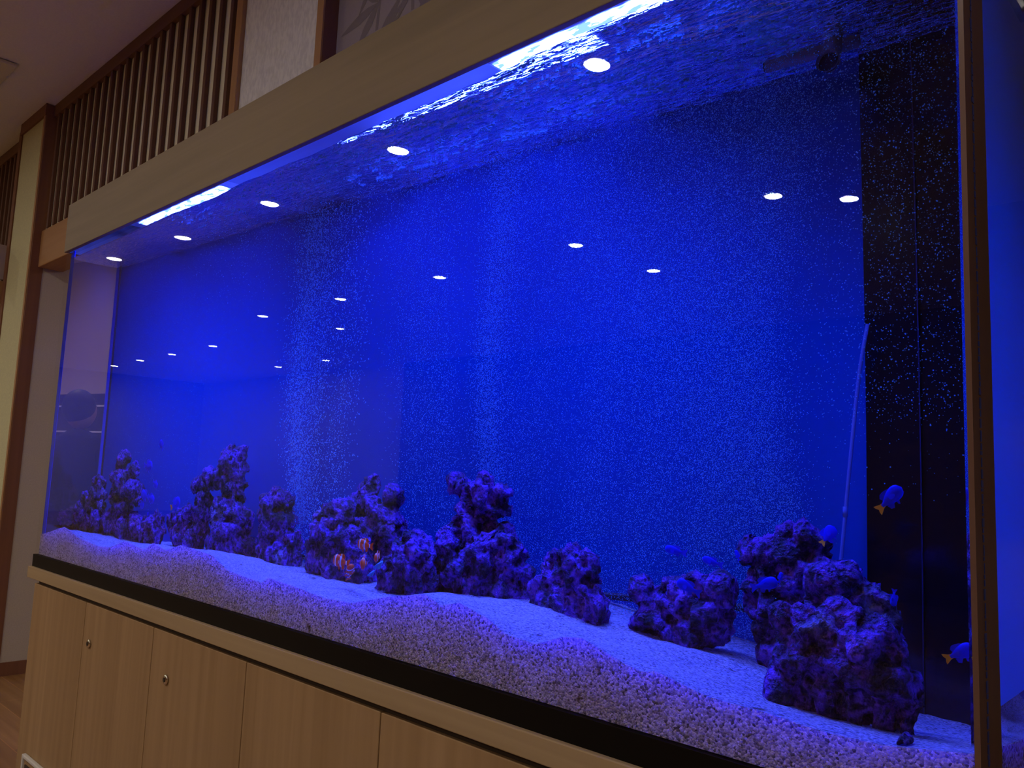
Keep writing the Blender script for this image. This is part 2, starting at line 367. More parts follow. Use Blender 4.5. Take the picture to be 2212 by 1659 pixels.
# ------------------------------------------------------------------ tank
aq = empty('aquarium', (-1.78, 1.27, .853), 'very long saltwater aquarium with clear front and blue back film', 'aquarium')
ZB, ZT = .896, 2.03
BOX('base_band', -3.334, -.244, .998, 1.56, .853, ZB, M['black'], aq)
BOX('front_pane', X0, -.25, 1.0, 1.008, ZB, ZT, M['pane'], aq)
BOX('left_pane', X0, X0+.006, 1.0085, 1.55, ZB, ZT, M['pane'], aq)
BOX('right_pane', -.252, -.246, 1.088, 1.55, ZB, ZT, M['pane'], aq)
WX0, WX1, WY1, ZW = X0+.008, -.256, 1.53, 2.004
BOX('back_film', WX0-.002, -.498, WY1, WY1+.015, ZB, ZT+.1, M['backdrop'], aq)
BOX('overflow_panel', -.498, -.4155, WY1-.006, WY1+.015, ZB, ZT+.1, M['blackpanel'], aq)
BOX('overflow_panel', -.4145, -.25, WY1-.002, WY1+.015, ZB, ZT+.1, M['blackpanel'], aq)
BOX('silicone_seam', -.4155, -.4140, WY1-.0075, WY1-.003, ZB, ZT, plain('dark_seam', (.01, .014, .05), .4), aq)
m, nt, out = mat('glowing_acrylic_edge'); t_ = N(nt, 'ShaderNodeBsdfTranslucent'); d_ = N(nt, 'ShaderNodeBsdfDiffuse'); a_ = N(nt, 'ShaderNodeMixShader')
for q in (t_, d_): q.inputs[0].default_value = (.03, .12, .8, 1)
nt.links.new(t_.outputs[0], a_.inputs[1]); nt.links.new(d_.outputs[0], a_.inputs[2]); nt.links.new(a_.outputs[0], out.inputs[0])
BOX('acrylic_edge', WX0+.001, WX0+.036, YW+.001, YW+.004, ZB, ZT, m, aq)  # light guided along the pane edge, painted as a blue strip
BOX('silicone_seam', WX0+.001, WX0+.006, WY1-.036, WY1-.013, ZB, ZT, M['seam'], aq)
BOX('rear_frame', WX0+.001, WX0+.012, WY1-.012, WY1-.001, ZB, ZT, M['dark_gap'], aq)
def glow_film_mat(k_):  # made-up translucent film that gives the end panes a blue glow
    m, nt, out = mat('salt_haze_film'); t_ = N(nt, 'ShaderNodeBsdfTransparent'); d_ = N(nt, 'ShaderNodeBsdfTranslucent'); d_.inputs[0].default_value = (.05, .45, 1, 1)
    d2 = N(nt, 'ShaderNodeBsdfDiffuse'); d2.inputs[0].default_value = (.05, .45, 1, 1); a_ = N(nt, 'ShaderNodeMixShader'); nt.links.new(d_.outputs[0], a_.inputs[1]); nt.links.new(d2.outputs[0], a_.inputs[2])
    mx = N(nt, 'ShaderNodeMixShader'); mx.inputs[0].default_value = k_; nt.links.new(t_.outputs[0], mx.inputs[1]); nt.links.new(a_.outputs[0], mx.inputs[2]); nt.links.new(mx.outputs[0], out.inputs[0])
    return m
BOX('haze_film', WX0+.0005, WX0+.0009, 1.03, 1.50, 1.0, 2.0, glow_film_mat(.04), aq)
BOX('haze_film', -.2585, -.2575, 1.03, 1.515, 1.0, 2.0, glow_film_mat(.7), aq)
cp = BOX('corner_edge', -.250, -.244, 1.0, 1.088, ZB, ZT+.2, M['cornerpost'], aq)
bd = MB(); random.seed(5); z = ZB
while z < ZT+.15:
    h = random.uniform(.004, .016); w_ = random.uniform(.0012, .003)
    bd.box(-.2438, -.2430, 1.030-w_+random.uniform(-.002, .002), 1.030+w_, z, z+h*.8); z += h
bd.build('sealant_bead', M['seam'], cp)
# water
NXW, NYW = 360, 70
gx = np.linspace(WX0, WX1, NXW); gy = np.linspace(YW, WY1, NYW); wm = MB()
def wave(x, y):
    return .0035*math.sin(9*x+2.2*math.sin(6*y))*math.sin(7*y+x*2.3)+.0055*noise.noise(Vector((x*7, y*13, 2.2)))+.002*noise.noise(Vector((x*25, y*40, 1.2)))
vs = [(x, y, ZW+wave(x, y)*(1 if x > -2.6 else max(.15, 1+(x+2.6)*1.3))) for x in gx for y in gy]
wm.add(vs, [(i*NYW+j, (i+1)*NYW+j, (i+1)*NYW+j+1, i*NYW+j+1) for i in range(NXW-1) for j in range(NYW-1)], 1)
def wside(a, b_, flip, idx):
    # side sheet whose upper rim follows the surface
    top = [vs[k] for k in idx]; bot = [(p[0], p[1], ZB+.002) for p in top]; n = len(top)
    f = [(i, i+1, n+i+1, n+i) for i in range(n-1)]
    if flip: f = [tuple(reversed(q)) for q in f]
    wm.add(bot+top, f, 0)
wside(0, 0, False, [i*NYW for i in range(NXW)])
wside(0, 0, True, list(range(NYW)))
wside(0, 0, False, [(NXW-1)*NYW+j for j in range(NYW)])
wo = wm.build('sea_water', [M['water_side'], M['water_top']]); tag(wo, 'clear sea water filling the aquarium, rippled at its top', 'water', kind='stuff')
me = wo.data
me.polygons.foreach_set('use_smooth', [p.material_index == 1 for p in me.polygons])

# sand
FS = [(-3.33, .965), (-3.281, .971), (-3.142, .999), (-3.079, 1.012), (-2.942, .988), (-2.763, .973), (-2.668, .977), (-2.548, 1.007), (-2.402, .993), (-2.348, 1.019), (-2.265, 1.006), (-2.177, 1.027),
      (-1.996, 1.018), (-1.908, .99), (-1.743, .978), (-1.71, .994), (-1.483, .978), (-1.39, .979), (-1.268, 1.008), (-1.161, 1.026), (-1.115, 1.012), (-1.069, 1.025), (-.995, 1.007), (-.952, .987), (-.884, .983),
      (-.826, 1.004), (-.791, 1.008), (-.711, .984), (-.679, .978), (-.657, .984), (-.573, .966), (-.488, .964), (-.413, .957), (-.35, .959), (-.264, .972), (-.25, .974)]
RS = [(-3.33, .975), (-2.2, .988), (-1.6, .985), (-1.0, 1.008), (-.8, .98), (-.67, .974), (-.5, .93), (-.45, .915), (-.25, .908)]
fx, fz = zip(*FS); qx, qz = zip(*RS)
def sand_z(x, y):
    t = min(1, max(0, (y-1.009)/.5)); s = t*t*(3-2*t); s = .35*t+.65*s
    a = float(np.interp(x, fx, fz)); am = float(np.mean([np.interp(x+d, fx, fz) for d in (-.09, -.05, 0, .05, .09)]))
    q = min(1, t/.12); a = a*(1-q)+am*q
    return a*(1-s)+float(np.interp(x, qx, qz))*s + (.006*noise.noise(Vector((x*9, y*9, 0)))+.002*noise.noise(Vector((x*40, y*40, 3))))*min(1, .25+t*4)
NXS, NYS = 620, 80
sx = np.linspace(X0+.0065, -.2525, NXS); sy = 1.009+(WY1-.001-1.009)*np.linspace(0, 1, NYS)**1.3
sm = MB(); vs2 = [(x, y, sand_z(x, y)) for x in sx for y in sy]
sm.add(vs2, [(i*NYS+j, (i+1)*NYS+j, (i+1)*NYS+j+1, i*NYS+j+1) for i in range(NXS-1) for j in range(NYS-1)])
def skirt(idx, flip):
    top = [vs2[k] for k in idx]; bot = [(p[0], p[1], ZB+.001) for p in top]; n = len(top)
    f = [(i, i+1, n+i+1, n+i) for i in range(n-1)]
    if flip: f = [tuple(reversed(q)) for q in f]
    sm.add(bot+top, f)
skirt([i*NYS for i in range(NXS)], False); skirt(list(range(NYS)), True); skirt([(NXS-1)*NYS+j for j in range(NYS)], False)
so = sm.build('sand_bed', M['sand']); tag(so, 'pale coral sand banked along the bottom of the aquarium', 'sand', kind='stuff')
so.data.polygons.foreach_set('use_smooth', [abs(p.normal.z) > .3 for p in so.data.polygons])

# ------------------------------------------------------------------ canopy and lamps
cn = empty('aquarium_canopy', (-1.78, 1.2, 2.02), 'grey brown wooden canopy running along the top of the aquarium', 'canopy')
BOX('front_board', -3.30, -.24, .983, .998, 2.02, 2.205, M['canopy'], cn, bevel=.002)
BOX('end_board', -3.30, -3.285, .9985, 1.455, 2.02, 2.205, M['canopy'], cn)
BOX('end_board', -.255, -.24, .9985, 1.455, 2.02, 2.205, M['canopy'], cn)
BOX('lid', -3.285, -.255, .9985, 1.29, 2.19, 2.204, M['canopy'], cn)
BOX('reflector_liner', -3.284, -.256, .999, 1.289, 2.182, 2.189, M['white'], cn)  # white board added out of view to brighten the ripple crests
BOX('rear_board', -3.285, -.255, 1.546, 1.56, 2.03, 2.19, M['canopy'], cn)
LED = emit('led_panel', (.033, .068, 1.0), 165)
nt = LED.node_tree; em = [q for q in nt.nodes if q.type == 'EMISSION'][0]
nn = N(nt, 'ShaderNodeTexNoise'); nn.inputs['Scale'].default_value = 1; nn.inputs['Detail'].default_value = 3; nt.links.new(coords(nt, (22, 60, 10)), nn.inputs['Vector'])
mr = N(nt, 'ShaderNodeMapRange'); mr.inputs['From Min'].default_value = .42; mr.inputs['From Max'].default_value = .58; mr.inputs['To Min'].default_value = 12; mr.inputs['To Max'].default_value = 500
nt.links.new(nn.outputs[0], mr.inputs['Value']); nt.links.new(mr.outputs[0], em.inputs[1])
def lampbar(x0, x1, y, z, label, w=.05, k=None):
    k = k or LED
    t = empty('aquarium_light', ((x0+x1)/2, y, z), label, 'aquarium lamp', 'led light bars inside the canopy')
    BOX('housing', x0, x1, y-w-.004, y+w+.004, z+.002, z+.022, M['white'], t, bevel=.003)
    MB().add([(x0+.01, y-w, z), (x1-.01, y-w, z), (x1-.01, y+w, z), (x0+.01, y+w, z)], [(0, 3, 2, 1)]).build('led_panel', k, t)
lampbar(-2.85, -2.24, 1.12, 2.07, 'left led bar glowing white blue under the canopy edge')
lampbar(-1.12, -.60, 1.12, 2.07, 'right led bar glowing white blue under the canopy edge')
lampbar(-.42, -.27, 1.05, 2.07, 'short led bar at the right end under the canopy', w=.02)  # out of view, added to light the film on the right pane
lampbar(-1.85, -.95, 1.36, 2.14, 'middle led bar set further back under the canopy')  # hidden lamp added so the blue spreads evenly
lampbar(-3.24, -2.1, 1.38, 2.14, 'rearmost led bar at the left end under the canopy', w=.022)  # hidden lamp added because the left end was too dark

# ------------------------------------------------------------------ rocks
def clean_add(lst, u, v, r, y, sq=1.0):
    p, k = wet(u, v, y); a, _ = wet(u+4, v, y); b_, _ = wet(u-4, v, y); c, _ = wet(u, v+4, y); d, _ = wet(u, v-4, y)
    sxp = abs(a.x-b_.x)/8; szp = abs(c.z-d.z)/8
    kh = math.hypot(k.x, k.y); ky, kx = abs(k.y)/kh, abs(k.x)/kh
    perp = r*sxp*ky; rz = r*szp
    ry = min(.085, max(.02, perp*.9))
    rx = math.sqrt(max((perp*.45)**2, perp**2-(ry*kx)**2))/ky
    ry = min(ry, WY1-.006-y-.0)
    lst.append((p, rx*.96, ry, rz*sq*1.03))
T1 = bpy.data.textures.new('lumps', 'CLOUDS'); T1.noise_scale = .075; T1.noise_depth = 3
T2 = bpy.data.textures.new('pits', 'VORONOI'); T2.noise_scale = .034; T2.distance_metric = 'DISTANCE'
T3 = bpy.data.textures.new('grit', 'CLOUDS'); T3.noise_scale = .014; T3.noise_depth = 4
def rock(label, y, blobs, mi, name='live_rock', amp=1.0, vox=.0055, rest=True):
    L = []
    for b_ in blobs: clean_add(L, b_[0], b_[1], b_[2], y if len(b_) < 4 else b_[3])
    bm = bmesh.new()
    for (p, rx, ry, rz) in L:
        mtx = Matrix.Translation(p) @ Matrix.Diagonal((rx, ry, rz, 1))
        bmesh.ops.create_icosphere(bm, subdivisions=3, radius=1, matrix=mtx)
    me = bpy.data.meshes.new(name); bm.to_mesh(me); bm.free()
    o = bpy.data.objects.new(name, me); C.objects.link(o)
    r = o.modifiers.new('r', 'REMESH'); r.mode = 'VOXEL'; r.voxel_size = vox
    for T, s_, mid in ((T1, .036, .5), (T2, .046, .39), (T3, .024, .5)):
        d = o.modifiers.new('d', 'DISPLACE'); d.texture = T; d.strength = s_*amp; d.mid_level = mid; d.texture_coords = 'LOCAL'
    dg = bpy.context.evaluated_depsgraph_get()
    nm = bpy.data.meshes.new_from_object(o.evaluated_get(dg)); o.modifiers.clear()
    co = np.empty(len(nm.vertices)*3, dtype=np.float32); nm.vertices.foreach_get('co', co); co = co.reshape(-1, 3)
    co[:, 1] = np.clip(co[:, 1], YW+.004, WY1-.003)
    if rest:
        zmn, zmd = co[:, 2].min(), np.percentile(co[:, 2], 45); low = co[co[:, 2] < zmn+.03]
        near = np.where(co[:, 2] < np.interp(co[:, 0], fx, fz)+.09)[0]
        for q in near:
            dz = co[q, 2]-sand_z(float(co[q, 0]), float(co[q, 1]))
            if dz < .03: co[q, 2] -= (.03-dz)*1.2
        zmn = co[:, 2].min(); low = co[co[:, 2] < zmn+.03]
        gap = zmn-(min(sand_z(float(q[0]), float(q[1])) for q in low[::max(1, len(low)//12)])-.014)
        if gap > 0:
            tt = np.clip((zmd-co[:, 2])/(zmd-zmn), 0, 1); co[:, 2] -= tt*gap
    org = co.mean(axis=0); org[2] = co[:, 2].min(); co -= org
    nm.vertices.foreach_set('co', co.ravel()); nm.update()
    o.data = nm; o.location = org.tolist(); nm.materials.clear(); nm.materials.append(RM[mi])
    nm.polygons.foreach_set('use_smooth', [True]*len(nm.polygons))
    return tag(o, label, 'rock', 'purple live rocks on the aquarium sand')
rock('narrow leaning purple rock, leftmost in the tank', 1.36, [(215,1042,13),(211,1065,18),(196,1085,18),(182,1110,22),(166,1125,15),(205,1115,22),(185,1135,16),(215,1095,12)], 1)
rock('tall jagged purple rock spire, second from the left', 1.38, [(266,992,7),(261,1008,12),(258,1028,17),(289,1018,11),(270,1048,24),(288,1058,20),(252,1072,17),(264,1100,22),(243,1128,22),(270,1135,25),(293,1138,18),(236,1145,14),(300,1080,10)], 1)
rock('low broken rock with a pointed tip right of the jagged spire', 1.36, [(342,1112,6),(340,1125,11),(320,1132,13),(337,1145,15),(312,1147,14),(325,1155,12)], 1)
rock('short lumpy rock under the left foot of the rock arch', 1.40, [(385,1115,14),(378,1135,14),(400,1140,20),(413,1115,16),(395,1160,20),(420,1165,18)], 1)
rock('tall boulder with a bent left leg forming a rock arch', 1.41, [(502,967,11),(505,988,22),(506,1012,28),(502,1040,27),(480,1028,22),(503,1063,20),(456,1038,16),(437,1048,14),(441,1075,18),(444,1105,15),(440,1130,14),(437,1150,13)], 1, rest=False)
rock('broad dark boulder carrying the arch rock', 1.40, [(494,1092,26),(486,1118,28),(512,1120,28),(497,1150,42),(497,1180,40),(470,1180,22),(520,1180,20)], 0)
rock('upright flat topped rock right of the arch', 1.40, [(580,1085,19),(606,1083,20),(590,1110,31),(600,1140,36),(582,1180,24),(620,1180,30),(606,1200,42)], 0)
rock('tall twin peaked dark rock behind the clownfish', 1.42, [(800,1042,9),(800,1062,19),(792,1092,26),(810,1100,25),(850,1068,10),(848,1086,17),(840,1115,28),(835,1150,34),(800,1160,45),(795,1205,45),(845,1190,28)], 2)
rock('rounded purple rock left of the clownfish, resting on the sand', 1.34, [(722,1094,12),(730,1112,27),(708,1130,24),(722,1155,42),(712,1195,42),(735,1215,42),(770,1225,34),(700,1220,30),(760,1185,34)], 0)
rock('low triangular rock right of the clownfish', 1.27, [(890,1168,15),(905,1190,28),(880,1205,33),(862,1240,38),(902,1240,34),(826,1258,20),(918,1220,18)], 2)
rock('knobbly branching coral rock balanced on a wide boulder', 1.38, [(985,1045,14),(1000,1055,18),(1020,1068,18),(1058,1052,16),(1088,1065,15),(1045,1080,34),(1065,1095,28),(1028,1108,28),(1020,1130,28),(1000,1150,28),(1035,1158,34),(1080,1150,12)], 1, rest=False)
rock('wide boulder below the branching coral rock', 1.34, [(958,1160,15),(972,1190,33),(957,1235,24),(1005,1230,44),(1050,1200,44),(1100,1200,38),(1112,1240,32),(1040,1255,42),(1085,1262,36),(990,1270,22),(1125,1280,18)], 0)
rock('dome shaped dark rock standing alone on the sand', 1.31, [(1232,1202,24),(1205,1222,26),(1262,1222,26),(1235,1250,46),(1192,1285,42),(1268,1292,40),(1222,1302,42),(1292,1325,16),(1163,1308,18),(1190,1245,20)], 2)
rock('low wide rock tilted on the sand with holes in it', 1.34, [(1402,1282,30),(1450,1266,24),(1508,1264,24),(1545,1282,28),(1480,1302,46),(1425,1328,42),(1528,1322,44),(1568,1308,20),(1490,1350,34),(1398,1338,30),(1450,1362,24)], 2, rest=False)
rock('tall rock narrowing to its foot behind the large right boulder', 1.38, [(1700,1162,22),(1740,1178,26),(1664,1190,36),(1700,1202,46),(1622,1195,14),(1762,1212,18),(1800,1232,18),(1652,1246,40),(1718,1258,52),(1650,1298,36),(1672,1348,38),(1680,1398,28),(1690,1430,24)], 0, vox=.005)
rock('purple rock resting behind and above the large right boulder', 1.24, [(1832,1264,22),(1790,1276,24),(1870,1284,24),(1910,1302,22),(1800,1322,44),(1860,1335,44),(1920,1345,26),(1760,1335,28)], 1, vox=.005, rest=False)
rock('largest boulder, pitted and purple, at the right end', 1.155, [(1742,1372,52),(1700,1340,24),(1820,1385,60),(1895,1402,58),(1945,1460,36),(1732,1430,50),(1800,1450,56),(1880,1470,60),(1948,1525,24),(1700,1465,34),(1745,1490,32),(1918,1505,40),(1850,1500,40),(1860,1528,26),(1905,1538,26),(1955,1552,14),(1800,1505,28)], 0, amp=.85, vox=.0045)
rock('tiny dark stone on the sand at the front right corner', 1.035, [(1952,1585,10), (1944,1592,9), (1962,1593,8)], 2, amp=.12, vox=.002, rest=False).location.z = sand_z(-.325, 1.035)-.003
# pale coral pieces between the rocks
for u, v, r_, lb in ((818, 1222, 11, 'pale blue flat coral piece leaning between two rocks'), (802, 1240, 8, 'smaller pale blue coral piece lying on the sand between two rocks')):
    p, k = wet(u, v, 1.22); m_ = MB(); n = 18; ring = []
    for s_ in (-.003, .003):
        for i in range(n):
            a = 2*PI*i/n; rr_ = r_*.0006*(1+.15*math.sin(3*a)); ring.append((rr_*2.2*math.cos(a), s_+.004*math.sin(2*a), rr_*math.sin(a)))
    m_.add(ring, [tuple(range(n)), tuple(range(2*n-1, n-1, -1))]+[(i, n+i, n+(i+1) % n, (i+1) % n) for i in range(n)])
    o = m_.build('coral_piece', M['shell'], smooth=False); o.location = p; o.rotation_euler = (.3, -.5, 0); tag(o, lb, 'coral')

# ------------------------------------------------------------------ air tube, hose, return pipes
tag(MB().tube([(-2.35+i*.09, 1.50, max(sand_z(-2.35+i*.09, 1.5)+.004, 1.005+.03*min(1, max(0, (i-12)/6)))) for i in range(21)], .007, 10).build('bubble_bar', M['tubeblk'], smooth=True), 'thin black air tube lying along the back of the tank', 'air tube')
hp = [wet(u, v, 1.49)[0] for u, v in ((1874, 700), (1866, 745), (1857, 800), (1850, 860), (1843, 930), (1834, 1020), (1826, 1110), (1816, 1215), (1812, 1260))]
hs = empty('air_hose', hp[-1], 'clear curved hose hanging at the edge of the black panel', 'hose')
MB().tube(hp, .0032, 12).build('hose', plain('clear_hose', (.10, .16, .42), .2, .5), hs, True)
MB().tube([hp[-3]+Vector((0, 0, .012)), hp[-3]-Vector((0, 0, .004))], .0042, 12).build('connector', hs.children[0].data.materials[0], hs, True)
rp = empty('return_pipe', (-.5, 1.45, 1.97), 'grey return pipe with an open ball nozzle below the water surface', 'pipe')
a_, b2 = wet(1655, 145, 1.42)[0], wet(1856, 88, 1.42)[0]
MB().tube([a_, b2], .011, 16).build('pipe', M['pipe'], rp, True)
e_ = wet(1800, 95, 1.42)[0]; n_ = wet(1786, 130, 1.33)[0]
MB().tube([e_+Vector((0, .01, .05)), e_, n_+Vector((0, .015, 0)), n_], [.014, .016, .016, .018], 20, cap=False).build('nozzle', M['pipe'], rp, True)
MB().tube([n_+Vector((0, .012, 0)), n_+Vector((0, .010, 0))], .0165, 20).build('nozzle_opening', M['ink'], rp)
MB().tube([a_+Vector((.001, 0, 0)), a_-Vector((.003, 0, 0))], .009, 16).build('pipe_end', M['ink'], rp)

# ------------------------------------------------------------------ fish
def fish(name, head, tail, label, cat, group, body_m, fin_m, tail_m, H=.42, W=.17, depth_mid=.42, bands=False, roll=0):
    head = Vector(head); tail = Vector(tail); L = (head-tail).length
    X = (tail-head)/L; Zv = Vector((0, 0, 1)); Zv = (Zv-X*Zv.dot(X)); Zv = (Zv.normalized() if Zv.length > .2 else Vector((0, -1, 0)).cross(X).normalized()*-1)
    Yv = Zv.cross(X)
    ro = bpy.data.objects.new(name, None); C.objects.link(ro); ro.empty_display_size = .01
    mw = Matrix((X, Yv, Zv)).transposed().to_4x4(); mw.translation = (head+tail)/2
    ro.matrix_world = mw @ Matrix.Rotation(roll, 4, 'X') @ Matrix.Scale(L, 4)
    tag(ro, label, cat, group)
    def part(nm, mb, mt, sm=True):
        me = bpy.data.meshes.new(nm); me.from_pydata(mb.v, [], mb.f); me.update(); me.materials.append(mt)
        if sm: me.polygons.foreach_set('use_smooth', [True]*len(me.polygons))
        o = bpy.data.objects.new(nm, me); C.objects.link(o); o.parent = ro; return o
    b = MB(); n = 16; ns = 14; vs_ = []
    for i in range(ns+1):
        t = i/ns; x = -.5+.80*t
        h = H*.5*(math.sin(PI*min(1, (t**.62)))**.75)*(1-.0*t) if t < .999 else 0
        h = max(h, .062*(t > .5)) ; h = h if i else .012
        w = W*.5*(h/(H*.5))**.9*(1-.35*t); w = max(w, .012)
        for j in range(n):
            a = 2*PI*j/n; vs_.append((x, w*math.cos(a), h*math.sin(a)*(1.0 if math.sin(a) > 0 else .92)))
    b.add(vs_, [(i*n+j, i*n+(j+1) % n, (i+1)*n+(j+1) % n, (i+1)*n+j) for i in range(ns) for j in range(n)]+[tuple(range(n-1, -1, -1)), tuple(ns*n+j for j in range(n))])
    part('body', b, body_m)
    def fin(nm, pts, mt, th=.012, y=0):
        k = len(pts); m_ = MB()
        m_.add([(p[0], y-th/2, p[1]) for p in pts]+[(p[0], y+th/2, p[1]) for p in pts], [tuple(range(k)), tuple(range(2*k-1, k-1, -1))]+[(i, k+i, k+(i+1) % k, (i+1) % k) for i in range(k)])
        return part(nm, m_, mt, False)
    fin('tail_fin', [(.22, .062), (.32, .08), (.42, .13), (.5, .165), (.49, .08), (.45, 0), (.49, -.08), (.5, -.165), (.42, -.13), (.32, -.08), (.22, -.062)], tail_m)
    fin('dorsal_fin', [(-.22, H*.42), (-.15, H*.56), (0, H*.62), (.12, H*.60), (.2, H*.42), (.16, H*.2), (0, H*.3), (-.15, H*.35)], fin_m)
    fin('anal_fin', [(-.02, -H*.36), (.08, -H*.60), (.17, -H*.50), (.19, -H*.22), (.1, -H*.25)], fin_m)
    fin('pelvic_fin', [(-.2, -H*.36), (-.12, -H*.66), (-.08, -H*.60), (-.1, -H*.34)], fin_m)
    for s_ in (-1, 1):
        m_ = MB(); pts = [(-.22, .03), (-.10, .09), (-.03, .05), (-.03, -.04), (-.12, -.07), (-.22, -.02)]
        m_.add([(p[0], s_*(W*.42+.10*(p[0]+.22)*3), p[1]-.02) for p in pts]+[(p[0], s_*(W*.42+.008+.10*(p[0]+.22)*3), p[1]-.02) for p in pts],
               [tuple(range(6)), tuple(range(11, 5, -1))]+[(i, 6+i, 6+(i+1) % 6, (i+1) % 6) for i in range(6)])
        part('pectoral_fin', m_, fin_m, False)
        m_ = MB(); m_.tube([(-.39, s_*W*.25, .035), (-.39, s_*W*.33, .035), (-.39, s_*W*.36, .035)], [.022, .018, .006], 12); part('eye', m_, M['eye'])
    return ro
GD = 'blue damselfish in the aquarium'
def damsel(h, t, y, label, yt=None, H=.46):
    fish('damselfish', wet(*h, y)[0], wet(*t, yt or y)[0], label, 'fish', GD, M['damsel'], M['damsel'], M['yellow'] if 'orange' in label else M['damsel'], H=H)
damsel((1947, 1052), (1896, 1104), 1.12, 'blue damselfish with orange tail swimming high before the black panel')
damsel((2106, 1398), (2040, 1424), 1.06, 'blue damselfish with orange tail beside the right corner edge')
damsel((1803, 1138), (1774, 1176), 1.30, 'blue damselfish with faint orange tail left of the clear hose', H=.6)
damsel((1436, 1184), (1484, 1196), 1.20, 'slim blue damselfish, leftmost of the group above the low wide rock', H=.34)
damsel((1517, 1206), (1562, 1222), 1.20, 'slim blue damselfish over the right end of the low wide rock', H=.34)
damsel((1589, 1188), (1597, 1212), 1.3, 'small blue damselfish seen end on left of the tall right rock', H=.4)
damsel((1462, 1256), (1514, 1284), 1.16, 'blue damselfish in front of the low wide rock', H=.4)
damsel((1680, 1256), (1622, 1270), 1.18, 'blue damselfish in front of the tall right rock', H=.42)
damsel((1689, 1236), (1682, 1260), 1.20, 'small blue damselfish close beside another at the tall right rock', H=.42)
damsel((1929, 1310), (1932, 1272), 1.16, 'small blue damselfish pointing down at the right rim of the purple rock', H=.4)
for h, t, lb in (((329, 1007), (311, 1005), 'tiny blue damselfish highest right of the jagged spire'), ((340, 1052), (331, 1038), 'tiny blue damselfish midway between spire and arch'),
                 ((305, 1066), (322, 1075), 'tiny blue damselfish touching the right side of the jagged spire'), ((333, 1082), (319, 1071), 'tiny blue damselfish just right of its neighbour near the spire'),
                 ((389, 1081), (368, 1097), 'small blue damselfish with pale orange tail left of the rock arch'), ((311, 1093), (299, 1088), 'tiny blue damselfish low against the jagged spire'),
                 ((346, 951), (352, 972), 'tiny pale blue damselfish highest of all at the left'), ((320, 1106), (318, 1118), 'tiny blue damselfish lowest, above the pointed low rock')):
    damsel(h, t, 1.22, lb, H=.55)
GC = 'orange and white clownfish by the twin peaked rock'
def clown(h, t, yh, yt, label, roll=0):
    fish('clownfish', wet(*h, yh)[0], wet(*t, yt)[0], label, 'fish', GC, M['clown'], M['clown'], M['clown'], H=.46, W=.26, roll=roll)
clown((773, 1174), (806, 1181), 1.16, 1.16, 'orange clownfish with white bands, highest and largest, facing left')
clown((720, 1209), (756, 1218), 1.14, 1.14, 'orange clownfish with white bands, lowest left, facing left')
clown((758, 1220), (752, 1253), 1.14, 1.17, 'orange clownfish seen from above, head up', roll=1.2)
clown((783, 1222), (788, 1206), 1.10, 1.15, 'orange clownfish facing the glass between the others')
clown((810, 1208), (821, 1196), 1.11, 1.15, 'small orange clownfish, rightmost of the five, facing the glass')

# ------------------------------------------------------------------ bubbles
OV = np.array([(1, 0, 0), (-1, 0, 0), (0, 1, 0), (0, -1, 0), (0, 0, 1), (0, 0, -1)], dtype=np.float32)
OF = np.array([(0, 2, 4), (2, 1, 4), (1, 3, 4), (3, 0, 4), (2, 0, 5), (1, 2, 5), (3, 1, 5), (0, 3, 5)], dtype=np.int32)
def bubbles(label, P, R):
    n = len(P); v = (OV[None]*R[:, None, None]+P[:, None]).reshape(-1, 3).astype(np.float32)
    f = (OF[None]+(np.arange(n)*6)[:, None, None]).reshape(-1).astype(np.int32)
    me = bpy.data.meshes.new('air_bubbles'); me.vertices.add(n*6); me.vertices.foreach_set('co', v.ravel())
    me.loops.add(n*24); me.loops.foreach_set('vertex_index', f); me.polygons.add(n*8)
    me.polygons.foreach_set('loop_start', np.arange(0, n*24, 3, dtype=np.int32)); me.polygons.foreach_set('loop_total', np.full(n*8, 3, dtype=np.int32))
    me.polygons.foreach_set('use_smooth', np.ones(n*8, dtype=bool)); me.update(); me.validate()
    o = link('air_bubbles', me, M['bubble']); tag(o, label, 'bubbles', kind='stuff')
def cloud(n, xs, ws, z0, z1, ym, yspread, r0, r1, wob=.03, zpow=1.0):
    # bubbles rising in wavering plumes from the bar along the back
    k = rng.choice(len(xs), n, p=np.array([w[1] for w in ws])/sum(w[1] for w in ws)); c = np.array(xs)[k]; sd = np.array([w[0] for w in ws])[k]
    z = z0+(z1-z0)*rng.random(n)**zpow; h = (z-.98)/1.02
    x = c+sd*rng.normal(size=n)*(.7+.6*h)+wob*np.sin(z*7+c*9); y = ym-np.abs(rng.normal(size=n))*yspread*(.5+.9*h)
    P = np.stack([x, np.clip(y, YW+.01, WY1-.012), z], 1); P = P[(x > WX0+.02) & (x < WX1-.005)]
    R = (r0+(r1-r0)*rng.random(len(P))**2.5)
    return P, R
def wx(u, v=800, y=1.47): return wet(u, v, y)[0].x
P, R = cloud(15000, [wx(655), wx(690), wx(745)], [(.022, 3), (.03, 2.2), (.04, 1.2)], .99, 1.99, 1.50, .05, .0011, .0029, .02)
bubbles('dense column of tiny bubbles, leftmost, with a sharp left side', P, R)
P, R = cloud(30000, [wx(900), wx(960), wx(1065), wx(1090)], [(.05, 1.4), (.04, 1.2), (.02, 2.4), (.03, 1.6)], .99, 1.99, 1.50, .05, .0007, .0016, .02)
bubbles('pale wavering column of tiny bubbles in the middle of the tank', P, R)
P, R = cloud(115000, [wx(1180), wx(1300), wx(1400), wx(1500), wx(1600), wx(1690)], [(.05, 1), (.05, 1.2), (.05, 1.2), (.05, 1.5), (.045, 1.7), (.03, 1.2)], .99, 1.99, 1.50, .09, .0005, .0012, .03)
bubbles('broad sheet of tiny bubbles over the right half of the tank', P, R)
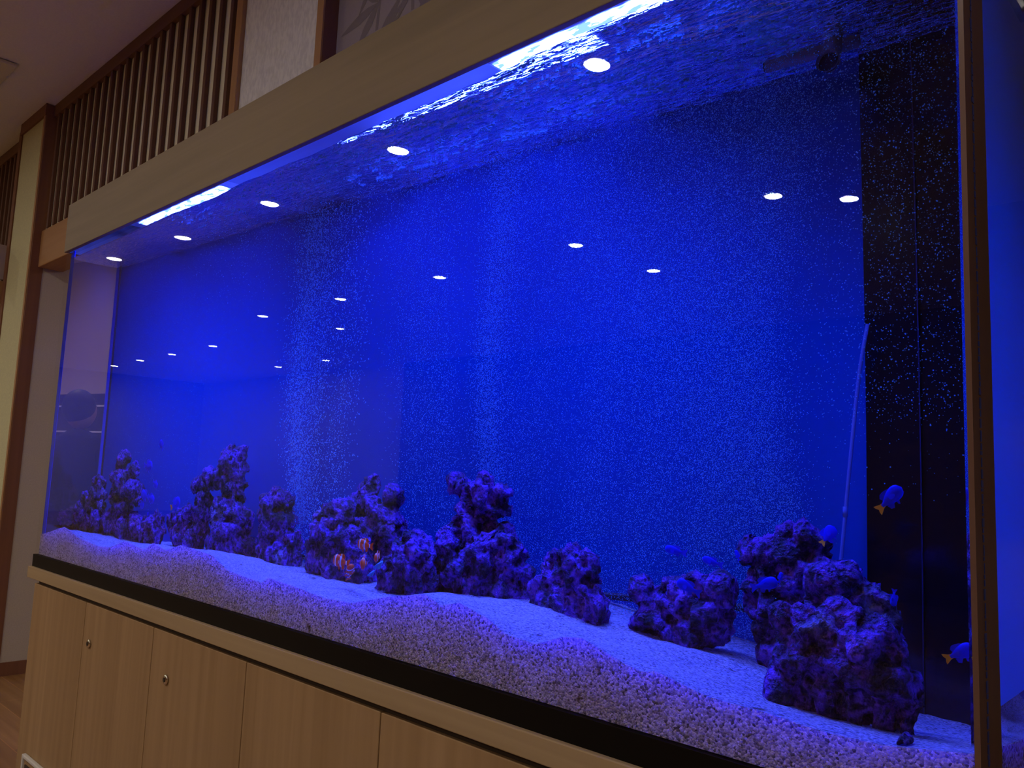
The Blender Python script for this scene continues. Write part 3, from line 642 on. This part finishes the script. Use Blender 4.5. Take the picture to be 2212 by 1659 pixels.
n = 7000; x = rng.uniform(-.52, -.262, n); z = 2.0-.8*rng.random(n)**1.5; z = np.where(z < 1.35, z+.5*rng.random(n), z); y = rng.uniform(1.05, 1.5, n)
bubbles('scattered tiny bubbles in front of the black panel', np.stack([x, y, z], 1), .0004+.0009*rng.random(n)**2)
n = 9000; x = rng.uniform(-3.2, -2.2, n); z = 1.98-.95*rng.random(n)**1.3; y = rng.uniform(1.1, 1.5, n)
bubbles('faint specks drifting in the left end of the tank', np.stack([x, y, z], 1), .0004+.0007*rng.random(n)**2)
n = 9000; x = rng.uniform(-2.3, -.4, n); z = 2.0-.12*np.abs(rng.normal(size=n)); y = rng.uniform(1.05, 1.5, n)
bubbles('froth of tiny bubbles just under the water surface', np.stack([x, y, z], 1), .0006+.0016*rng.random(n)**3)

# rafts of larger bubbles clinging under the surface
bmi = bmesh.new(); bmesh.ops.create_icosphere(bmi, subdivisions=2, radius=1)
IV = np.array([v.co[:] for v in bmi.verts], dtype=np.float32); IF = np.array([[v.index for v in f.verts] for f in bmi.faces], dtype=np.int32); bmi.free()
def rafts(label, n, x0, x1, y0, y1, r0, r1, thr):
    P = []; Rr = []
    while len(P) < n:
        x = random.uniform(x0, x1); y = random.uniform(y0, y1)
        k = noise.noise(Vector((x*16, y*42, 5.1)))+.5*noise.noise(Vector((x*50, y*90, 1.1)))
        if k < thr: continue
        r = r0+(r1-r0)*random.random()**3; P.append((x, y, ZW+wave(x, y)-r*.35)); Rr.append(r)
    P = np.array(P, dtype=np.float32); Rr = np.array(Rr, dtype=np.float32); m_ = len(P)
    v = (IV[None]*np.array([1.25, .9, .5], dtype=np.float32)*Rr[:, None, None]+P[:, None]).reshape(-1, 3)
    f = (IF[None]+(np.arange(m_)*len(IV))[:, None, None]).reshape(-1).astype(np.int32)
    me = bpy.data.meshes.new('air_bubbles'); me.vertices.add(len(v)); me.vertices.foreach_set('co', v.ravel().astype(np.float32))
    me.loops.add(len(f)); me.loops.foreach_set('vertex_index', f); k = len(f)//3; me.polygons.add(k)
    me.polygons.foreach_set('loop_start', np.arange(0, len(f), 3, dtype=np.int32)); me.polygons.foreach_set('loop_total', np.full(k, 3, dtype=np.int32))
    me.polygons.foreach_set('use_smooth', np.ones(k, dtype=bool)); me.update(); me.validate()
    tag(link('air_bubbles', me, M['bubble']), label, 'bubbles', kind='stuff')
rafts('bubble rafts clinging under the water surface below the right lamp', 5200, -1.75, -.50, YW+.015, 1.42, .0009, .0042, .26)
rafts('small bubbles clinging under the surface below the left lamp', 900, -2.5, -1.75, YW+.015, 1.3, .0008, .003, .28)

# ------------------------------------------------------------------ room behind the tank, glimpsed through its left end
sh = empty('shelf_unit', (-4.3, 4.7, 0), 'dark shelf unit with pale shelf edges in the room behind the tank', 'shelf')
BOX('body', -5.0, -3.9, 4.7, 4.95, 0, 1.75, M['dark'], sh)
for i in range(8): BOX('shelf_edge', -5.0, -3.9, 4.685, 4.70, .25+i*.2, .262+i*.2, M['line'], sh)
jb = struct(BOX('trim_11', -3.86, -3.70, 4.6, 5.0, 0, 2.9, M['brown']))
def person():
    bx_, by_ = -4.03, 3.2
    J = [((0, 0, .92), .15), ((0, 0, 1.12), .145), ((0, 0, 1.30), .16), ((0, 0, 1.385), .10), ((0, -.005, 1.43), .052),
         ((.17, 0, 1.335), .062), ((.24, -.02, 1.08), .046), ((.20, -.14, .90), .036), ((-.17, 0, 1.335), .062), ((-.24, -.02, 1.08), .046), ((-.20, -.14, .90), .036),
         ((.09, 0, .86), .095), ((.10, .0, .48), .062), ((.10, .03, .09), .045), ((.10, -.10, .035), .035), ((-.09, 0, .86), .095), ((-.10, .0, .48), .062), ((-.10, .03, .09), .045), ((-.10, -.10, .035), .035)]
    E = [(0, 1), (1, 2), (2, 3), (3, 4), (2, 5), (5, 6), (6, 7), (2, 8), (8, 9), (9, 10), (0, 11), (11, 12), (12, 13), (13, 14), (0, 15), (15, 16), (16, 17), (17, 18)]
    me = bpy.data.meshes.new('body'); me.from_pydata([j[0] for j in J], E, []); o = bpy.data.objects.new('body', me); C.objects.link(o)
    sk = o.modifiers.new('s', 'SKIN'); o.modifiers.new('u', 'SUBSURF').levels = 2
    for i, j in enumerate(J): me.skin_vertices[0].data[i].radius = (j[1], j[1]*(.7 if i < 3 else 1))
    me.skin_vertices[0].data[0].use_root = True
    dg = bpy.context.evaluated_depsgraph_get(); nm = bpy.data.meshes.new_from_object(o.evaluated_get(dg)); bpy.data.objects.remove(o)
    t = empty('person', (bx_, by_, 0), 'person in dark clothes standing in the room behind the tank', 'person', rz=PI-.4)
    nm.materials.clear(); b = link('body', nm, M['person'], t, True, world=False)
    bm = bmesh.new(); bmesh.ops.create_uvsphere(bm, u_segments=24, v_segments=16, radius=1, matrix=Matrix.Translation((0, -.01, 1.535)) @ Matrix.Diagonal((.075, .092, .112, 1)))
    bmesh.ops.create_cone(bm, segments=8, radius1=.016, radius2=.006, depth=.03, matrix=Matrix.Translation((0, -.105, 1.525)) @ Matrix.Rotation(1.2, 4, 'X'))
    hm = bpy.data.meshes.new('head'); bm.to_mesh(hm); bm.free(); link('head', hm, M['skin'], t, True, world=False)
    bm = bmesh.new(); bmesh.ops.create_uvsphere(bm, u_segments=24, v_segments=16, radius=1, matrix=Matrix.Translation((0, .012, 1.56)) @ Matrix.Diagonal((.088, .098, .108, 1)))
    hm = bpy.data.meshes.new('hair'); bm.to_mesh(hm); bm.free(); link('hair', hm, M['hair'], t, True, world=False)
    for s_ in (-1, 1):
        for k in range(5):
            a = (k-2)*.25; L_ = (.055, .075, .08, .074, .06)[k]
            h = MB().tube([(s_*.20, -.17, .875), (s_*.20+(k-2)*.016, -.205, .855), (s_*.20+(k-2)*.02, -.205-L_*.5, .83), (s_*.20+(k-2)*.02, -.205-L_*.7, .80)], [.018, .009, .008, .006], 8)
            me2 = bpy.data.meshes.new('finger'); me2.from_pydata(h.v, [], h.f); link('finger', me2, M['skin'], t, True, world=False)
person()

# ------------------------------------------------------------------ world and view
w = bpy.data.worlds.new('world'); S.world = w; w.use_nodes = True
w.node_tree.nodes['Background'].inputs[0].default_value = (.5, .45, .4, 1); w.node_tree.nodes['Background'].inputs[1].default_value = .02
S.view_settings.view_transform = 'Standard'; S.view_settings.look = 'None'; S.view_settings.exposure = 0; S.view_settings.gamma = 1
cy = S.cycles
cy.max_bounces = 7; cy.diffuse_bounces = 2; cy.glossy_bounces = 4; cy.transmission_bounces = 6; cy.transparent_max_bounces = 16
cy.sample_clamp_indirect = 3; cy.sample_clamp_direct = 0; cy.use_denoising = True; cy.caustics_refractive = True; cy.caustics_reflective = False
cy.blur_glossy = .3; cy.use_light_tree = False; cy.use_adaptive_sampling = True; cy.adaptive_threshold = .05
